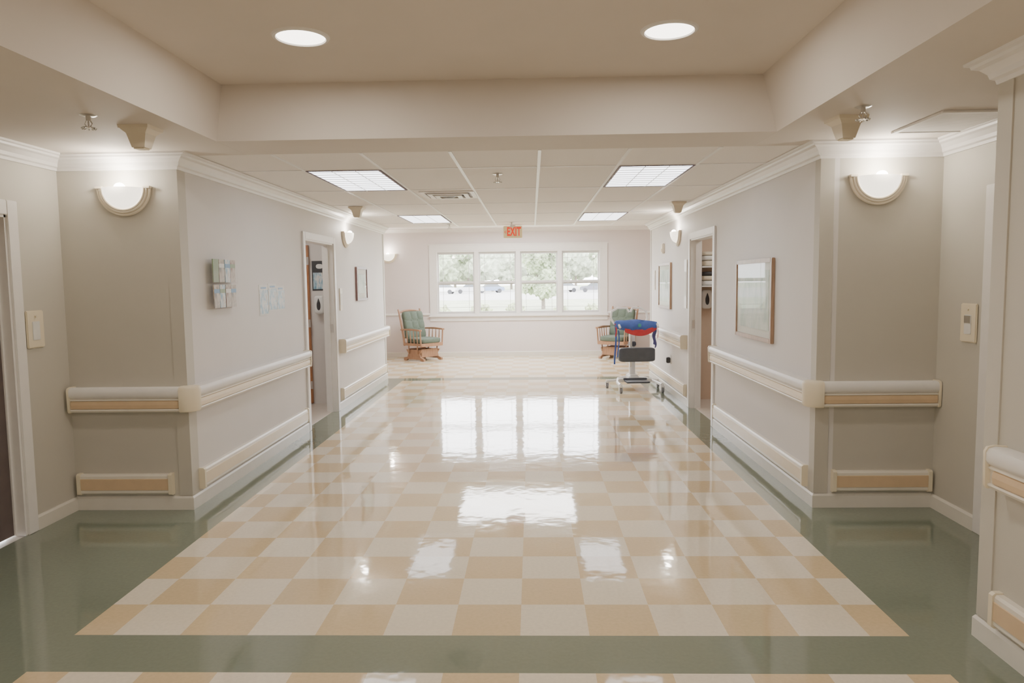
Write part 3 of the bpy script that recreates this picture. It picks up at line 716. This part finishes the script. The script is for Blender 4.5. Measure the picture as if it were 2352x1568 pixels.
cloth('sling',BLUE,lambda u,v:(xs(u)*(1+.03*v),-.16-.10*math.sin(pi*u)-.03*math.sin(v*pi)+.01*math.sin(u*22+v*3),top(u)*(1-v)+(low(u)+.045)*v))
cloth('sling_back',BLUE,lambda u,v:(xs(u)*.95,-.16-.10*math.sin(pi*u)+.20*v+.008*math.sin(u*18),top(u)-.005-.03*v*v+.008*math.sin(u*15+v*4)))
cloth('sling_trim',RED,lambda u,v:(xs(.2+.8*u),-.178-.10*math.sin(pi*(.2+.8*u)),low(.2+.8*u)+.07-.09*v*(.35+.65*math.sin(pi*(.1+.8*u)))))
cloth('sling_edge',RED,lambda u,v:(-.322+.015*math.sin(u*3)+.012*v,-.175-.01*v,.95-.18*u))
for i,(x,z0,z1,y,w) in enumerate(((-.315,.38,.97,-.17,.02),(-.275,.48,.86,-.19,.014))):
    cloth('strap',BLUE,lambda u,v,x=x,z0=z0,z1=z1,y=y,w=w:(x+w*(v-.5)*2*.6+.012*math.sin(u*5),y+.012*math.sin(u*6),z1+(z0-z1)*u),16,2,.004)
cloth('side_sling',NAVY,lambda u,v:(.235+.03*math.sin(v*pi)+.01*math.sin(u*9),-.19+.10*v,.90-.30*u+.05*v*u),14,5)
cloth('strap',RED,lambda u,v:(.275+.012*math.sin(u*3),-.20+.02*v,.9-.16*u),8,2,.004)
B().sell((.0,-.290,.93),(.05,.02,.05),.7).done('sling_badge',TEAL,parent=e,smooth=True)
# ------------------------------------------------------------------ outdoors
B().box(-120,120,15.2,70,-.35,-.25).box(-120,120,150,320,-.35,-.25).done('lawn',GRASS,kind='structure')
B().box(-120,120,70,150,-.35,-.24).done('parking_lot',ASPH,kind='structure')
def blob(q,c,r,sub=3,amp=.22,sd=0,jit=.09):
    t=bmesh.new(); bmesh.ops.create_icosphere(t,subdivisions=sub,radius=1)
    rnd=random.Random(sd)
    ph=[rnd.uniform(0,6) for _ in range(6)]
    for v in t.verts:
        n=v.co
        k=1+amp*(math.sin(n.x*5+ph[0])*math.sin(n.y*5+ph[1])+.6*math.sin(n.z*9+ph[2])*math.sin(n.x*11+ph[3]))+rnd.uniform(-jit,jit)
        v.co=Vector((n.x*r[0]*k,n.y*r[1]*k,n.z*r[2]*k))
    bmesh.ops.translate(t,vec=c,verts=t.verts); q._merge(t)
def tree(loc,m,h,sd,label,nb=14,br=(.13,.22),sub=3):
    e=thing('tree',label,'tree',loc,group='trees beyond the parking lot')
    rnd=random.Random(sd)
    B().cyl((0,0,-.05),(0,0,h*.55),h*.03,h*.015,10).cyl((0,0,h*.35),(h*.12,0,h*.6),h*.013,h*.006,8).cyl((0,0,h*.3),(-h*.13,0,h*.55),h*.013,h*.006,8).done('tree_trunk',BARK,parent=e)
    q=B()
    for k in range(nb):
        a=rnd.uniform(0,2*pi); rr=rnd.uniform(0,.3)*h
        blob(q,(rr*math.cos(a),rr*math.sin(a),h*rnd.uniform(.28,.82)),[h*rnd.uniform(*br)]*3,sub,.25,sd*20+k,.09 if sub<4 else .16)
    q.done('tree_crown',m,parent=e)
    return e
t1=tree((-17,128,-.25),LEAF,9,1,'broad pale green tree beyond the parked cars'); t2=tree((-7,130,-.25),LEAF2,8.5,2,'round pale leafy tree beyond the parked cars')
for k,(x,y,s) in enumerate(((-12,137,1.0),(-1.5,138,1.1),(3.5,127,.9),(8.5,138,1.0),(13,126,.95),(18,138,1.05),(-22,138,1.0),(24,128,1.0),(-17,160,1.2),(-4.5,161,1.2),(7.5,160,1.2),(20,161,1.2))):
    dup([t1,t2][k%2],(x,y,-.25),k*1.3,sc=(s,s,s))
tree((.75,46,-.25),LEAF,4.6,5,'young leafy tree on the lawn',26,(.06,.13),4)
def shrub(loc,sd,s):
    q=B()
    for k in range(10): blob(q,(random.uniform(-.2,.2)*s,random.uniform(-.13,.13)*s,(.35+.06*k)*s),[.2*s]*3,4,.2,sd*10+k,.16)
    o=q.done('shrub',SHRUB,label='leafy flowering shrub outside the window',cat='shrub',group='shrubs outside the window',loc=loc)
    return o
for k in range(7): shrub((-3.3+1.02*k,18.4+.5*(k%2),-.28),k,1.12+random.uniform(-.05,.08))
def car(loc,rz,m,label):
    e=thing('car',label,'car',loc,rz,group='cars in the parking lot')
    q=B(); prof=[(-2.2,.35),(-2.2,.75),(-1.9,.9),(-1.0,.98),(1.6,.98),(2.15,.9),(2.25,.6),(2.2,.35)]
    q.prism(prof,-.85,.85); q.done('car_body',m,parent=e)
    q=B(); q.prism([(-1.05,.97),(-.5,1.42),(1.0,1.45),(1.7,.97)],-.72,.72); q.done('car_cabin',CGLASS,parent=e)
    B().prism([(-.5,1.42),(-.4,1.49),(.95,1.5),(1.02,1.44)],-.7,.7).done('car_roof',m,parent=e)
    for x in (-1.4,1.4):
        for y in (-.82,.82): B().cyl((x,y-.1,.33),(x,y+.1,.33),.33,seg=20).done('wheel',DARK,parent=e)
    return e
for k,(x,y,i,l_) in enumerate(((-9.5,110,0,'silver sedan'),(-6.6,114,1,'dark blue sedan'),(-13.5,108,2,'white sedan'),(5.0,112,2,'white sedan'),(9.6,110,3,'dark grey sedan'),(13.6,114,0,'silver sedan'))):
    car((x,y,-.24),random.choice((.1,-.1,.25)),CARM[i],l_+' parked beyond the lawn')
# ------------------------------------------------------------------ world
w=bpy.data.worlds.new('World'); S.world=w; w.use_nodes=True
bg=w.node_tree.nodes['Background']; bg.inputs['Color'].default_value=(.96,.97,1,1); bg.inputs['Strength'].default_value=14
# ------------------------------------------------------------------ camera
ps,th,ro=math.radians(1.6),math.radians(4.8),math.radians(.7)
f=Vector((-math.sin(ps)*math.cos(th),math.cos(ps)*math.cos(th),-math.sin(th)))
r0=Vector((math.cos(ps),math.sin(ps),0)); u0=r0.cross(f)
r=r0*math.cos(ro)-u0*math.sin(ro); u=u0*math.cos(ro)+r0*math.sin(ro)
cd=bpy.data.cameras.new('camera'); cd.sensor_width=36; cd.lens=1648/2352*36; cd.clip_end=600
co=bpy.data.objects.new('camera',cd); COL.objects.link(co)
M=Matrix((r,u,-f)).transposed().to_4x4(); M.translation=(0,0,1.56); co.matrix_world=M
S.camera=co
S.view_settings.view_transform='AgX'
try: S.view_settings.look='AgX - Medium Low Contrast'
except Exception as ex: print('look',ex)
S.view_settings.exposure=.8
